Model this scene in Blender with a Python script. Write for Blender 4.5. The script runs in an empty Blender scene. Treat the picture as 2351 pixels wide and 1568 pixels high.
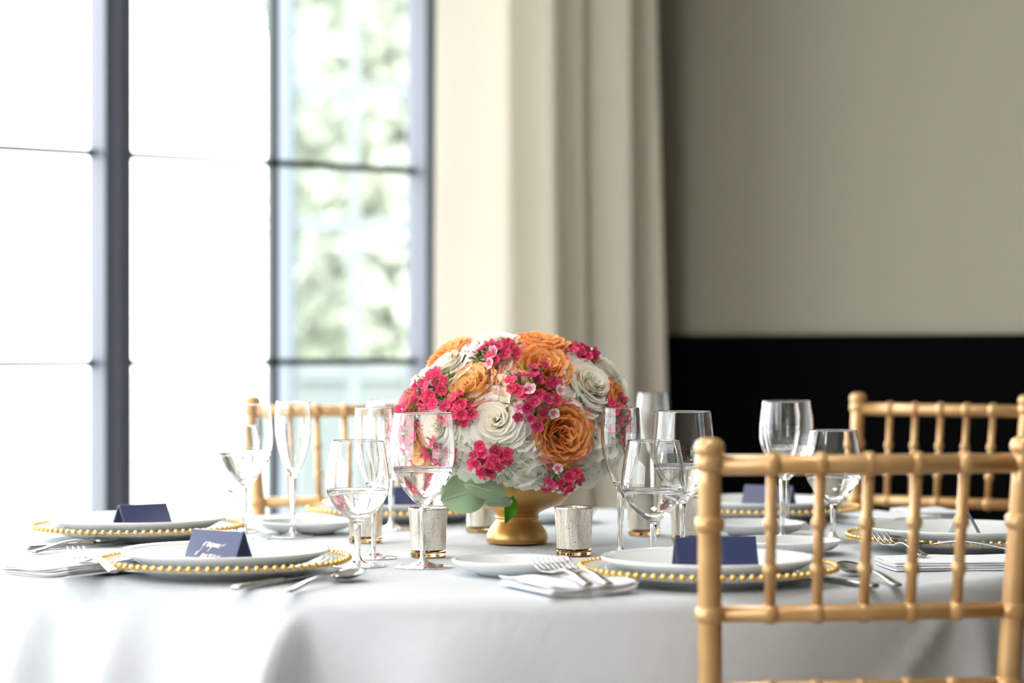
import bpy, math, random
from mathutils import Vector, Matrix
PI = math.pi
R = math.radians
random.seed(7)
sc = bpy.context.scene
COL = sc.collection

# ------------------------------------------------------------------ camera, world, light, exposure
EYE = 1.055
F = 2351 * 85 / 36.0                      # focal length in pixels
cd = bpy.data.cameras.new('camera')
cam = bpy.data.objects.new('camera', cd); COL.objects.link(cam)
cam.location = (0, 0, EYE); cam.rotation_euler = (PI/2, 0, 0)
cd.lens = 85; cd.sensor_width = 36; cd.clip_start = .05; cd.clip_end = 300
cd.dof.use_dof = True; cd.dof.focus_distance = 3.36; cd.dof.aperture_fstop = 2.7
sc.camera = cam

world = bpy.data.worlds.new('world'); sc.world = world; world.use_nodes = True
bg = world.node_tree.nodes['Background']
bg.inputs[0].default_value = (.94, .975, 1.0, 1); bg.inputs[1].default_value = 7.0
sc.view_settings.view_transform = 'Standard'; sc.view_settings.look = 'None'
sc.view_settings.gamma = 1; sc.view_settings.use_curve_mapping = False
sc.view_settings.exposure = .24
cy = sc.cycles
cy.max_bounces = 14; cy.diffuse_bounces = 4; cy.glossy_bounces = 4; cy.transmission_bounces = 14
cy.transparent_max_bounces = 16; cy.use_denoising = True; cy.sample_clamp_indirect = 8
cy.use_adaptive_sampling = True; cy.adaptive_threshold = .015

FILL = 17  # emission strength of the added ceiling fill panels
A40 = R(40)
U = Vector((math.cos(A40), math.sin(A40), 0))          # along the window wall, away from the camera
OUT = Vector((-math.sin(A40), math.cos(A40), 0))       # out through the windows
P0 = Vector((-.908, 5.76, 0))
TC = 1.68                                               # corner
CORNER = P0 + U*TC
W = Vector((math.sin(A40), -math.cos(A40), 0))         # along the far wall
TL = -8.9                                               # left end of the window wall

def portal(name, c, sx, sz, rotz):
    l = bpy.data.lights.new(name, 'AREA'); l.shape = 'RECTANGLE'; l.size = sx; l.size_y = sz
    o = bpy.data.objects.new(name, l); COL.objects.link(o)
    o.location = c; o.rotation_euler = (PI/2, 0, rotz)
    l.cycles.is_portal = True
portal('daylight_opening', P0 + U*((TL+1.2)/2) + OUT*.12 + Vector((0,0,1.55)), 1.2-TL, 3.1, PI+A40+PI)
portal('daylight_opening', P0 + U*(TL-.12) - OUT*2.6 + Vector((0,0,1.55)), 4.9, 3.1, PI/2+A40)

# ------------------------------------------------------------------ materials
def srgb(r, g, b):
    f = lambda c: (c/255/12.92) if c/255 <= .04045 else ((c/255+.055)/1.055)**2.4
    return (f(r), f(g), f(b), 1)
def mat(name, col, rough=.6, metal=0, bump=None, noise=None, spec=.5, sheen=0, coat=0):
    m = bpy.data.materials.new(name); m.use_nodes = True
    nt = m.node_tree; b = nt.nodes['Principled BSDF']
    b.inputs['Base Color'].default_value = col
    b.inputs['Roughness'].default_value = rough; b.inputs['Metallic'].default_value = metal
    b.inputs['Specular IOR Level'].default_value = spec
    b.inputs['Coat Weight'].default_value = coat
    b.inputs['Sheen Weight'].default_value = sheen
    if noise:
        sc_, col2, lo, hi = noise
        n = nt.nodes.new('ShaderNodeTexNoise'); n.inputs['Scale'].default_value = sc_; n.inputs['Detail'].default_value = 4
        tc = nt.nodes.new('ShaderNodeTexCoord'); nt.links.new(tc.outputs['Object'], n.inputs['Vector'])
        r = nt.nodes.new('ShaderNodeValToRGB'); r.color_ramp.elements[0].position = lo; r.color_ramp.elements[1].position = hi
        r.color_ramp.elements[0].color = col; r.color_ramp.elements[1].color = col2
        nt.links.new(n.outputs['Fac'], r.inputs['Fac']); nt.links.new(r.outputs['Color'], b.inputs['Base Color'])
    if bump:
        s, d = bump
        n = nt.nodes.new('ShaderNodeTexNoise'); n.inputs['Scale'].default_value = s; n.inputs['Detail'].default_value = 5
        tc = nt.nodes.new('ShaderNodeTexCoord'); nt.links.new(tc.outputs['Object'], n.inputs['Vector'])
        bp = nt.nodes.new('ShaderNodeBump'); bp.inputs['Strength'].default_value = 1; bp.inputs['Distance'].default_value = d
        nt.links.new(n.outputs['Fac'], bp.inputs['Height']); nt.links.new(bp.outputs['Normal'], b.inputs['Normal'])
    return m
def glass(name, ior=1.47, col=(1, 1, 1, 1), rough=0):
    m = bpy.data.materials.new(name); m.use_nodes = True; nt = m.node_tree; nt.nodes.clear()
    g = nt.nodes.new('ShaderNodeBsdfGlass'); g.inputs['IOR'].default_value = ior; g.inputs['Color'].default_value = col
    g.inputs['Roughness'].default_value = rough
    o = nt.nodes.new('ShaderNodeOutputMaterial'); nt.links.new(g.outputs[0], o.inputs[0]); return m
def pane_glass(name):
    m = bpy.data.materials.new(name); m.use_nodes = True; nt = m.node_tree; nt.nodes.clear()
    t = nt.nodes.new('ShaderNodeBsdfTransparent'); t.inputs[0].default_value = (.95, .97, .965, 1)
    g = nt.nodes.new('ShaderNodeBsdfGlossy'); g.inputs['Roughness'].default_value = .02
    f = nt.nodes.new('ShaderNodeFresnel'); f.inputs[0].default_value = 1.5
    x = nt.nodes.new('ShaderNodeMixShader'); o = nt.nodes.new('ShaderNodeOutputMaterial')
    nt.links.new(f.outputs[0], x.inputs[0]); nt.links.new(t.outputs[0], x.inputs[1]); nt.links.new(g.outputs[0], x.inputs[2])
    nt.links.new(x.outputs[0], o.inputs[0]); return m
def cloth_mat(name, col, trans=.35, weave=900, dist=.0004, rough=.9, stripe=None):
    """soft cloth or petal: reflects and lets light through"""
    m = bpy.data.materials.new(name); m.use_nodes = True; nt = m.node_tree; b = nt.nodes['Principled BSDF']
    b.inputs['Roughness'].default_value = rough; b.inputs['Base Color'].default_value = col
    b.inputs['Specular IOR Level'].default_value = .25
    o = nt.nodes['Material Output']
    t = nt.nodes.new('ShaderNodeBsdfTranslucent'); t.inputs[0].default_value = col
    x = nt.nodes.new('ShaderNodeMixShader'); x.inputs[0].default_value = trans
    nt.links.new(b.outputs[0], x.inputs[1]); nt.links.new(t.outputs[0], x.inputs[2]); nt.links.new(x.outputs[0], o.inputs[0])
    if weave:
        n = nt.nodes.new('ShaderNodeTexNoise'); n.inputs['Scale'].default_value = weave; n.inputs['Detail'].default_value = 3
        tc = nt.nodes.new('ShaderNodeTexCoord'); nt.links.new(tc.outputs['Object'], n.inputs['Vector'])
        bp = nt.nodes.new('ShaderNodeBump'); bp.inputs['Distance'].default_value = dist
        nt.links.new(n.outputs['Fac'], bp.inputs['Height']); nt.links.new(bp.outputs['Normal'], b.inputs['Normal'])
    return m
def petal_mat(name, stops, trans=.3, rough=.55):
    """colour runs along the petal (vertex attribute 'run': 0 at the claw, 1 at the edge)"""
    m = cloth_mat(name, stops[0][1], trans, 0, 0, rough); nt = m.node_tree
    a = nt.nodes.new('ShaderNodeAttribute'); a.attribute_name = 'run'
    r = nt.nodes.new('ShaderNodeValToRGB'); el = r.color_ramp.elements
    while len(el) < len(stops): el.new(.5)
    for e, (p, c) in zip(el, stops): e.position = p; e.color = c
    nt.links.new(a.outputs['Fac'], r.inputs['Fac'])
    for n in nt.nodes:
        if n.type == 'BSDF_PRINCIPLED': nt.links.new(r.outputs[0], n.inputs['Base Color'])
        if n.type == 'BSDF_TRANSLUCENT': nt.links.new(r.outputs[0], n.inputs[0])
    return m

M = {}
M['wall'] = mat('wall_paint', srgb(131, 125, 110), .85, bump=(300, .0004))
M['white_wall'] = mat('white_paint', srgb(226, 224, 216), .8)
M['black'] = mat('black_panel', (.0012, .0012, .0014, 1), .9, spec=.02)
M['ceiling'] = mat('ceiling_paint', srgb(225, 222, 214), .9)
M['floor'] = mat('floor_carpet', srgb(142, 137, 130), .95, bump=(400, .001), noise=(60, srgb(156, 150, 142), .4, .6))
M['frame'] = mat('slate_frame', srgb(92, 96, 108), .45)
M['muntin'] = mat('dark_muntin', srgb(48, 60, 66), .45)
M['pane'] = pane_glass('window_glass')
M['curtain'] = cloth_mat('curtain_linen', srgb(240, 234, 220), .27, 500, .0006)
M['cloth'] = cloth_mat('table_linen', srgb(205, 208, 213), .06, 70, .0012, .8)
M['napkin'] = cloth_mat('napkin_cotton', srgb(243, 244, 248), .15, 900, .0003)
M['wood'] = mat('folding_table_wood', srgb(150, 120, 85), .6, noise=(12, srgb(130, 98, 66), .4, .6))
M['steel_dark'] = mat('table_steel', srgb(70, 70, 72), .4, .8)
M['gold_wood'] = mat('gold_painted_wood', srgb(208, 166, 114), .34, .4, noise=(25, srgb(194, 148, 94), .35, .7), coat=.4)
M['seat'] = mat('gold_seat_panel', srgb(190, 146, 92), .5)
M['glass'] = glass('crystal', 1.46)
M['water'] = glass('water', 1.33)
M['charger_glass'] = pane_glass('charger_glass')
nt = M['charger_glass'].node_tree; _o = [n for n in nt.nodes if n.type == 'OUTPUT_MATERIAL'][0]; _x = _o.inputs[0].links[0].from_node
_d = nt.nodes.new('ShaderNodeBsdfTranslucent'); _d.inputs[0].default_value = (.9, .92, .92, 1)
_e = nt.nodes.new('ShaderNodeBsdfDiffuse'); _e.inputs[0].default_value = (.9, .92, .92, 1)
_m = nt.nodes.new('ShaderNodeMixShader'); nt.links.new(_d.outputs[0], _m.inputs[1]); nt.links.new(_e.outputs[0], _m.inputs[2])
_n = nt.nodes.new('ShaderNodeMixShader'); _n.inputs[0].default_value = .45
nt.links.new(_x.outputs[0], _n.inputs[1]); nt.links.new(_m.outputs[0], _n.inputs[2]); nt.links.new(_n.outputs[0], _o.inputs[0])
M['bead'] = mat('gold_bead', srgb(235, 190, 110), .22, .85)
M['china'] = mat('white_china', srgb(232, 235, 236), .12, bump=None, coat=.3)
M['vase'] = mat('satin_gold', srgb(198, 156, 98), .34, .8, noise=(18, srgb(192, 148, 88), .35, .7), bump=(60, .0003))
M['steel'] = mat('polished_steel', (.44, .43, .42, 1), .13, 1)
M['navy'] = mat('navy_card', srgb(25, 40, 92), .36, spec=.8, sheen=.15, coat=.5)
M['card_inside'] = mat('card_grey_lining', srgb(196, 196, 196), .8)
M['ink'] = mat('white_ink', srgb(252, 240, 232), .6)
M['wax'] = mat('candle_wax', srgb(245, 240, 225), .5)
M['foam'] = mat('leafy_foam', srgb(120, 140, 90), .9, bump=(60, .01), noise=(40, srgb(188, 196, 160), .4, .6))
M['stem_green'] = mat('stem_green', srgb(92, 128, 52), .6)
M['leaf'] = cloth_mat('bright_leaf', srgb(96, 168, 30), .35, 0)
M['euc'] = cloth_mat('eucalyptus_leaf', srgb(166, 190, 156), .25, 60, .0006)
M['euc_vein'] = mat('eucalyptus_vein', srgb(184, 204, 172), .6)
M['amber'] = glass('amber_glass', 1.45, srgb(246, 228, 200))
# mercury glass
m = mat('mercury_glass', srgb(226, 216, 200), .2, .92); nt = m.node_tree; b = nt.nodes['Principled BSDF']
tc = nt.nodes.new('ShaderNodeTexCoord')
v = nt.nodes.new('ShaderNodeTexNoise'); v.inputs['Scale'].default_value = 420; v.inputs['Detail'].default_value = 3
r = nt.nodes.new('ShaderNodeValToRGB'); r.color_ramp.elements[0].position = .29; r.color_ramp.elements[1].position = .40
r.color_ramp.elements[0].color = srgb(150, 134, 114); r.color_ramp.elements[1].color = srgb(236, 228, 214)
nt.links.new(tc.outputs['Object'], v.inputs['Vector']); nt.links.new(v.outputs['Fac'], r.inputs['Fac']); nt.links.new(r.outputs[0], b.inputs['Base Color'])
mp = nt.nodes.new('ShaderNodeMapping'); mp.inputs['Scale'].default_value = (1, 1, .15)
n2 = nt.nodes.new('ShaderNodeTexNoise'); n2.inputs['Scale'].default_value = 110; n2.inputs['Detail'].default_value = 2
bp = nt.nodes.new('ShaderNodeBump'); bp.inputs['Distance'].default_value = .0014
nt.links.new(tc.outputs['Object'], mp.inputs[0]); nt.links.new(mp.outputs[0], n2.inputs['Vector'])
nt.links.new(n2.outputs['Fac'], bp.inputs['Height']); nt.links.new(bp.outputs['Normal'], b.inputs['Normal'])
M['mercury'] = m
# petals
M['p_white'] = petal_mat('white_rose_petal', [(0, srgb(238, 228, 200)), (.55, srgb(252, 249, 238)), (1, srgb(254, 252, 246))], .42)
M['p_white_inner'] = petal_mat('white_rose_heart', [(0, srgb(240, 214, 160)), (.6, srgb(250, 243, 222)), (1, srgb(254, 250, 240))], .42)
M['p_apricot'] = petal_mat('apricot_petal', [(0, srgb(238, 138, 50)), (.45, srgb(252, 174, 90)), (1, srgb(254, 196, 132))], .42)
M['p_apricot_light'] = petal_mat('pale_apricot_petal', [(0, srgb(248, 164, 70)), (.5, srgb(254, 206, 132)), (1, srgb(254, 212, 156))], .3)
M['p_coral'] = petal_mat('coral_outer_petal', [(0, srgb(246, 170, 104)), (.6, srgb(248, 168, 132)), (1, srgb(250, 170, 164))], .3)
M['p_pinkcoral'] = petal_mat('pink_coral_petal', [(0, srgb(246, 150, 122)), (.6, srgb(248, 146, 140)), (1, srgb(250, 166, 172))], .3)
M['p_hyd'] = petal_mat('hydrangea_petal', [(0, srgb(224, 230, 176)), (.3, srgb(248, 249, 236)), (1, srgb(253, 253, 249))], .42)
M['p_peachy'] = petal_mat('blush_petal', [(0, srgb(240, 200, 150)), (.5, srgb(250, 224, 198)), (1, srgb(252, 238, 222))], .3)
M['d_hot'] = petal_mat('hot_pink_petal', [(0, srgb(250, 200, 205)), (.16, srgb(190, 30, 70)), (.4, srgb(228, 52, 100)), (1, srgb(240, 86, 126))], .25)
M['d_deep'] = petal_mat('deep_pink_petal', [(0, srgb(240, 170, 185)), (.18, srgb(150, 20, 60)), (.45, srgb(196, 40, 92)), (1, srgb(206, 70, 118))], .25)
M['d_pale'] = petal_mat('pale_pink_petal', [(0, srgb(252, 220, 225)), (.2, srgb(206, 70, 110)), (.5, srgb(240, 170, 190)), (1, srgb(252, 220, 228))], .25)

# ------------------------------------------------------------------ helpers
def mesh(name, V, Fc, mt, smooth=True, run=None):
    me = bpy.data.meshes.new(name); me.from_pydata([tuple(v) for v in V], [], Fc)
    for m_ in (mt if isinstance(mt, (list, tuple)) else [mt]): me.materials.append(m_)
    me.polygons.foreach_set('use_smooth', [smooth]*len(me.polygons))
    if run:
        a = me.attributes.new('run', 'FLOAT', 'POINT'); a.data.foreach_set('value', run)
    me.update(); return me
def put(name, me, parent=None, loc=(0, 0, 0), rot=(0, 0, 0), scale=None, label=None):
    o = bpy.data.objects.new(name, me); COL.objects.link(o); o.parent = parent
    o.location = loc; o.rotation_euler = rot
    if scale is not None: o.scale = (scale,)*3 if isinstance(scale, (int, float)) else scale
    if label: o['label'] = label
    return o
def tag(o, label, cat, group=None, kind=None):
    o['label'] = label; o['category'] = cat
    if group: o['group'] = group
    if kind: o['kind'] = kind
    return o
def thing(name, label, cat, loc=(0, 0, 0), rotz=0, group=None):
    o = bpy.data.objects.new(name, None); COL.objects.link(o); o.empty_display_size = .05
    o.location = loc; o.rotation_euler = (0, 0, rotz); return tag(o, label, cat, group)
def dup(root, loc=None, rotz=None, label=None, group=None):
    r_ = root.copy(); COL.objects.link(r_)
    if loc is not None: r_.location = loc
    if rotz is not None: r_.rotation_euler = (0, 0, rotz)
    if label: r_['label'] = label
    if group: r_['group'] = group
    for ch in list(root.children):
        c = ch.copy(); COL.objects.link(c); c.parent = r_
        for g in list(ch.children):
            d = g.copy(); COL.objects.link(d); d.parent = c
    return r_
class MB:
    def __init__(s): s.V = []; s.F = []
    def add(s, V, Fc):
        k = len(s.V); s.V += [tuple(v) for v in V]; s.F += [tuple(i+k for i in f) for f in Fc]; return s
    def box(s, x0, x1, y0, y1, z0, z1):
        V = [(x, y, z) for z in (z0, z1) for y in (y0, y1) for x in (x0, x1)]
        return s.add(V, [(0, 2, 3, 1), (4, 5, 7, 6), (0, 1, 5, 4), (2, 6, 7, 3), (0, 4, 6, 2), (1, 3, 7, 5)])
    def bevbox(s, x0, x1, y0, y1, z0, z1, b):
        # box with chamfered vertical and top edges
        rings = []
        for z, i in ((z0, 0), (z1-b, 0), (z1, b)):
            X0, X1, Y0, Y1 = x0+i, x1-i, y0+i, y1-i
            rings.append([(X0+b, Y0, z), (X1-b, Y0, z), (X1, Y0+b, z), (X1, Y1-b, z), (X1-b, Y1, z), (X0+b, Y1, z), (X0, Y1-b, z), (X0, Y0+b, z)])
        V = sum(rings, []); Fc = []
        for r_ in range(2):
            for i in range(8): Fc.append((r_*8+i, r_*8+(i+1) % 8, (r_+1)*8+(i+1) % 8, (r_+1)*8+i))
        Fc += [tuple(range(7, -1, -1)), tuple(range(16, 24))]
        return s.add(V, Fc)
    def lathe(s, prof, n=48, c=(0, 0, 0)):
        V = []; Fc = []; m_ = len(prof)
        for i in range(n):
            a = 2*PI*i/n; ca, sa = math.cos(a), math.sin(a)
            V += [(c[0]+r_*ca, c[1]+r_*sa, c[2]+z) for r_, z in prof]
        for i in range(n):
            j = (i+1) % n
            for k in range(m_-1):
                if prof[k][0] < 1e-7 and prof[k+1][0] < 1e-7: continue
                if prof[k][0] < 1e-7: Fc.append((i*m_+k, j*m_+k+1, i*m_+k+1))
                elif prof[k+1][0] < 1e-7: Fc.append((i*m_+k, j*m_+k, i*m_+k+1))
                else: Fc.append((i*m_+k, j*m_+k, j*m_+k+1, i*m_+k+1))
        return s.add(V, Fc)
    def tube(s, pts, rad, n=10, cap=True):
        pts = [Vector(p) for p in pts]; V = []; Fc = []
        rad = rad if isinstance(rad, (list, tuple)) else [rad]*len(pts)
        up = Vector((0, 0, 1)); ref = None
        for i, p in enumerate(pts):
            d = (pts[min(i+1, len(pts)-1)]-pts[max(i-1, 0)]).normalized()
            if ref is None: ref = d.cross(up if abs(d.z) < .9 else Vector((1, 0, 0))).normalized()
            ref = (ref-d*ref.dot(d)).normalized(); q = d.cross(ref)
            V += [p+(ref*math.cos(2*PI*k/n)+q*math.sin(2*PI*k/n))*rad[i] for k in range(n)]
        for i in range(len(pts)-1):
            for k in range(n): Fc.append((i*n+k, i*n+(k+1) % n, (i+1)*n+(k+1) % n, (i+1)*n+k))
        if cap: Fc += [tuple(range(n-1, -1, -1)), tuple((len(pts)-1)*n+k for k in range(n))]
        return s.add(V, Fc)
    def mesh(s, name, mt, smooth=True): return mesh(name, s.V, s.F, mt, smooth)
def smooth_prof(pts, sub=5):
    """Catmull-Rom through profile points"""
    out = []
    for i in range(len(pts)-1):
        p0 = pts[max(i-1, 0)]; p1 = pts[i]; p2 = pts[i+1]; p3 = pts[min(i+2, len(pts)-1)]
        for k in range(sub):
            t = k/sub
            out.append(tuple(.5*((2*b)+(-a+c)*t+(2*a-5*b+4*c-d)*t*t+(-a+3*b-3*c+d)*t**3) for a, b, c, d in zip(p0, p1, p2, p3)))
    out.append(tuple(pts[-1])); return out
def at(px, d, z=0):                       # picture column and depth -> place on the table
    return Vector(((px-1175.5)/F*d, d, z))
def struct(o): o['kind'] = 'structure'; return o
def frame_obj(name, me, org, ang, parent=None): return put(name, me, parent, org, (0, 0, ang))

# ------------------------------------------------------------------ room shell
H = 3.25; WH = 3.003
L = TC-TL
# local frame of the room: x along U from P0, y along OUT (room side negative)
def rbox(name, x0, x1, y0, y1, z0, z1, mt): return struct(frame_obj(name, MB().box(x0, x1, y0, y1, z0, z1).mesh(name, mt, False), P0, A40))
DEPTH = 9.0
rbox('floor', TL-.15, TC+.15, -DEPTH-.15, .15, -.12, 0, M['floor'])
rbox('ceiling', TL-.15, TC+.15, -DEPTH-.15, .15, H, H+.12, M['ceiling'])
rbox('wall_window_side', 1.1, TC, 0, .15, 0, H, M['wall'])
rbox('wall_over_windows', TL, 1.1, 0, .15, WH, H, M['wall'])
rbox('wall_far', TC, TC+.15, -DEPTH, .15, 0, H, M['wall'])
rbox('wall_right', TL, TC, -DEPTH-.15, -DEPTH, 0, H, M['wall'])
rbox('wall_left', TL-.15, TL, -DEPTH, -6.95+1.96, 0, H, M['wall'])
rbox('wall_over_left_windows', TL-.15, TL, -6.95, 0, WH, H, M['white_wall'])
# black wainscot on the far wall with a thin cap
w1 = rbox('trim_1', TC-.02, TC, -DEPTH, 0, 0, 1.066, M['black'])
w2 = rbox('trim_2', TC-.026, TC, -DEPTH, 0, 1.066, 1.073, M['black'])

def make_window(n, x0, x1, cols, first):
    """x0..x1 clear opening, post on the left; local x along the wall, y outward"""
    o = struct(put('window_%d' % n, None, None)); o.empty_display_size = .1
    pl = M['frame']
    f = MB().box(x0-.075, x0, -.012, .065, 0, WH).box(x0-.046, x0-.029, -.026, -.012, 0, WH)
    put('frame', f.mesh('window_frame', pl, False), o)
    hd = MB().box(x0, x1, -.012, .065, WH-.04, WH)
    put('frame', hd.mesh('window_head', pl, False), o)
    sl = MB().box(x0, x1, -.012, .065, 0, .018)
    put('sill', sl.mesh('window_sill', pl, False), o)
    for z in (.503, 1.003, 1.503, 2.003, 2.503):
        put('muntin', MB().box(x0, x1, .035, .06, z-.0085, z+.0085).mesh('muntin', M['muntin'], False), o)
    w = (x1-x0)/cols
    for c in range(1, cols):
        put('muntin', MB().box(x0+c*w-.009, x0+c*w+.009, .033, .062, .018, WH-.04).mesh('muntin', M['muntin'], False), o)
    for c in range(cols):
        zs = [.018, .503, 1.003, 1.503, 2.003, 2.503, WH-.04]
        for a, b_ in zip(zs, zs[1:]):
            put('pane', mesh('pane', [(x0+c*w+.005, .048, a), (x0+(c+1)*w-.005, .048, a), (x0+(c+1)*w-.005, .048, b_), (x0+c*w+.005, .048, b_)], [(0, 1, 2, 3)], M['pane'], False), o)
    return o
PER = .958
k = 1
o = make_window(k, .955, 1.1, 1, True); o.location = P0; o.rotation_euler = (0, 0, A40)
x = -.003
while x > TL+.1:
    k += 1
    o = make_window(k, x, x+.883, 2, False); o.location = P0; o.rotation_euler = (0, 0, A40)
    x -= PER
rbox('trim_3', TL, x+PER-.075, -.01, .06, 0, WH, M['frame'])
# the left-hand wall of windows, square to the first
org = P0+U*TL
for j in range(2, 7):
    k += 1
    o = make_window(k, .08+j*.98, .08+j*.98+.9, 2, False)
    o.location = org-OUT*6.95; o.rotation_euler = (0, 0, A40+PI/2)
    # local x runs along OUT, local y points away from the room

fill_m = bpy.data.materials.new('fill_emitter'); fill_m.use_nodes = True  # unseen ceiling panels, added as fill to lift the shade on the table
lb = fill_m.node_tree.nodes['Principled BSDF']; lb.inputs['Emission Color'].default_value = (1, .975, .94, 1); lb.inputs['Emission Strength'].default_value = FILL
for i, (lx, ly) in enumerate([(x_, y_) for y_ in (-1.5, -3.4) for x_ in (-1.6, -3.6, -5.6, -7.6)]):
    t_ = thing('added_fill_light', 'added flat square fill light on the ceiling out of view, '+('window row', 'second row from the windows', 'third row from the windows', 'row farthest from the windows')[i//4]+', '+('nearest the far wall', 'second from the far wall', 'third from the far wall', 'nearest the left wall')[i % 4], 'fill light', P0+U*lx+OUT*ly+Vector((0, 0, H)), A40, 'added fill light panels')
    put('fill_diffuser', MB().box(-.29, .29, -.29, .29, -.012, -.004).mesh('fill_diffuser', fill_m, False), t_)
    put('fill_housing', MB().box(-.32, .32, -.32, -.292, -.03, 0).box(-.32, .32, .292, .32, -.03, 0).box(-.32, -.292, -.292, .292, -.03, 0).box(.292, .32, -.292, .292, -.03, 0).mesh('fill_housing', M['white_wall'], False), t_)

# ------------------------------------------------------------------ outdoors
g = put('patio_paving', mesh('patio_paving', [(-60, -60, -.13), (60, -60, -.13), (60, 90, -.13), (-60, 90, -.13)], [(0, 1, 2, 3)], mat('pale_paving', srgb(215, 214, 208), .9, noise=(3, srgb(200, 200, 195), .4, .6)), False))
struct(g)
def wpt(px, d, z=0): return at(px, d, z)
pier = thing('porch_pier', 'pale grey porch pier outside the window, left of the pale trees', 'pillar', wpt(640, 9.2), R(8))
pm = mat('grey_pier_paint', srgb(120, 127, 137), .8)
put('shaft', MB().box(-.046, .046, -.05, .05, .12, 3.3).mesh('pier_shaft', pm, False), pier)
put('plinth', MB().box(-.065, .065, -.07, .07, -.13, .12).mesh('pier_plinth', pm, False), pier)
# glazed screen of the wing opposite
scr = thing('glazed_screen', 'tall glazed screen standing outside beyond the window, pale frames and green trees behind', 'screen', wpt(672, 9.6), R(6))
sm_ = mat('screen_frame', srgb(128, 136, 134), .7); dm_ = mat('screen_dark', srgb(84, 96, 102), .6)
put('frame_bar', MB().box(-.012, .012, -.03, .03, -.13, 3.4).mesh('bar', dm_, False), scr)
for xx in (.245, .48, .72, .96):
    put('frame_bar', MB().box(xx-.022, xx+.022, -.03, .03, -.13, 3.4).mesh('bar', sm_, False), scr)
for zz in (.95, 1.52, 2.05, 2.6):
    put('crossbar', MB().box(0, .98, -.02, .02, zz-.03, zz+.03).mesh('crossbar', sm_, False), scr)
put('pane', mesh('pane', [(0, 0, -.13), (.98, 0, -.13), (.98, 0, 3.4), (0, 0, 3.4)], [(0, 1, 2, 3)], M['pane'], False), scr)
rail = thing('garden_wall', 'low grey-blue garden wall outside behind the glazed screen', 'wall', wpt(800, 12.5), R(4))
put('body', MB().bevbox(-.27, 1.6, -.1, .1, -.13, .86, .02).mesh('garden_wall', mat('bluegrey_render', srgb(112, 118, 116), .9, bump=(40, .004)), False), rail)
put('coping', MB().bevbox(-.30, 1.63, -.13, .13, .86, .92, .01).mesh('coping', sm_, False), rail)
leafm = mat('pale_tree_leaves', srgb(170, 176, 158), .8, noise=(1.2, srgb(176, 180, 167), .35, .65))
bark = mat('tree_bark', srgb(96, 84, 70), .9)
def tree(px, d, h, r_, label):
    t = thing('garden_tree', label, 'tree', wpt(px, d, -.13), 0, 'trees outside the window')
    put('trunk', MB().tube([(0, 0, 0), (.05, 0, h*.3), (-.03, .05, h*.6), (0, 0, h*.8)], [.13, .1, .07, .03]).mesh('trunk', bark), t)
    V = []; Fc = []
    for i in range(5200):
        a = random.uniform(0, 2*PI); q = random.uniform(-1, 1); rr = random.random()**.4
        bump_ = 1+.25*math.sin(3*a+px)+.2*math.sin(5*q*2+a*2)
        c = Vector((math.cos(a)*math.sqrt(1-q*q)*rr*r_*bump_, math.sin(a)*math.sqrt(1-q*q)*rr*r_, h*.6+q*rr*h*.42*bump_))
        e1 = Vector([random.gauss(0, 1) for _ in range(3)]).normalized(); e2 = e1.orthogonal().normalized(); s_ = random.uniform(.10, .19)
        k0 = len(V); V += [c+e1*s_, c+e2*s_*.6, c-e1*s_, c-e2*s_*.6]; Fc.append((k0, k0+1, k0+2, k0+3))
    f = put('foliage', mesh('foliage', V, Fc, leafm), t); f['kind'] = 'stuff'
hm_ = mat('hedge_green', srgb(118, 123, 108), .9, bump=(6, .05), noise=(1.1, srgb(124, 127, 117), .35, .65))
hedge = thing('tall_hedge', 'tall clipped pale green hedge far outside, behind the trees', 'hedge', wpt(815, 30, -.13), R(3))
V = []; Fc = []
for side in (-1, 1):
    for j in range(31):
        for i in range(25):
            V.append((-.82+1.72*i/24, side*(.45+random.uniform(-.05, .05)), 6.2*j/30+(0 if j in (0,) else random.uniform(-.04, .04))))
for side in (0, 1):
    for j in range(30):
        for i in range(24):
            a = side*775+j*25+i; Fc.append((a, a+1, a+26, a+25))
for j in range(30):
    for i in (0, 24): a = j*25+i; Fc.append((a, a+25, a+800, a+775))
for i in range(24): a = 750+i; Fc.append((a, a+1, a+776, a+775))
put('foliage', mesh('hedge_foliage', V, Fc, hm_), hedge)
tree(775, 19, 3.4, .45, 'shorter pale green tree outside, left part of the glazed screen view')
tree(905, 17, 5.2, .5, 'taller pale green tree outside beside the window edge post')
tree(848, 24, 6.6, .86, 'distant pale green tree between the other two trees outside')

# ------------------------------------------------------------------ curtain
V = []; Fc = []; NS = 170; NZ = 26
knots = [(0, -.035), (.08, .0), (.17, .045), (.20, .05), (.25, .012), (.32, -.03), (.36, .0), (.415, .04), (.45, .035), (.52, -.012), (.575, -.03), (.62, -.01), (.648, .0), (.665, -.035), (.685, -.045), (.72, -.005), (.785, .045), (.82, .035), (.87, -.01), (.895, -.015), (.935, .015), (.97, .03), (1, .015)]
cp = smooth_prof(knots, 11); NS = len(cp)
for j in range(NZ):
    z = .02+(2.98-.02)*j/(NZ-1)
    fl = 1+.18*(1-z/3)
    t0 = .850-.02*(1-z/3); t1 = 1.545+.075*(1-z/3)**1.2
    for i, (s_, y) in enumerate(cp):
        V.append((t0+(t1-t0)*s_+.004*math.sin(z*2+s_*20), -.15-y*fl*1.15+.006*math.sin(z*1.7+s_*9), z))
for j in range(NZ-1):
    for i in range(NS-1): Fc.append((j*NS+i, j*NS+i+1, (j+1)*NS+i+1, (j+1)*NS+i))
cur = thing('curtain', 'floor-length cream linen curtain hanging in the room corner beside the window', 'curtain', P0, A40)
put('fabric', mesh('curtain_fabric', V, Fc, M['curtain']), cur)
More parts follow.
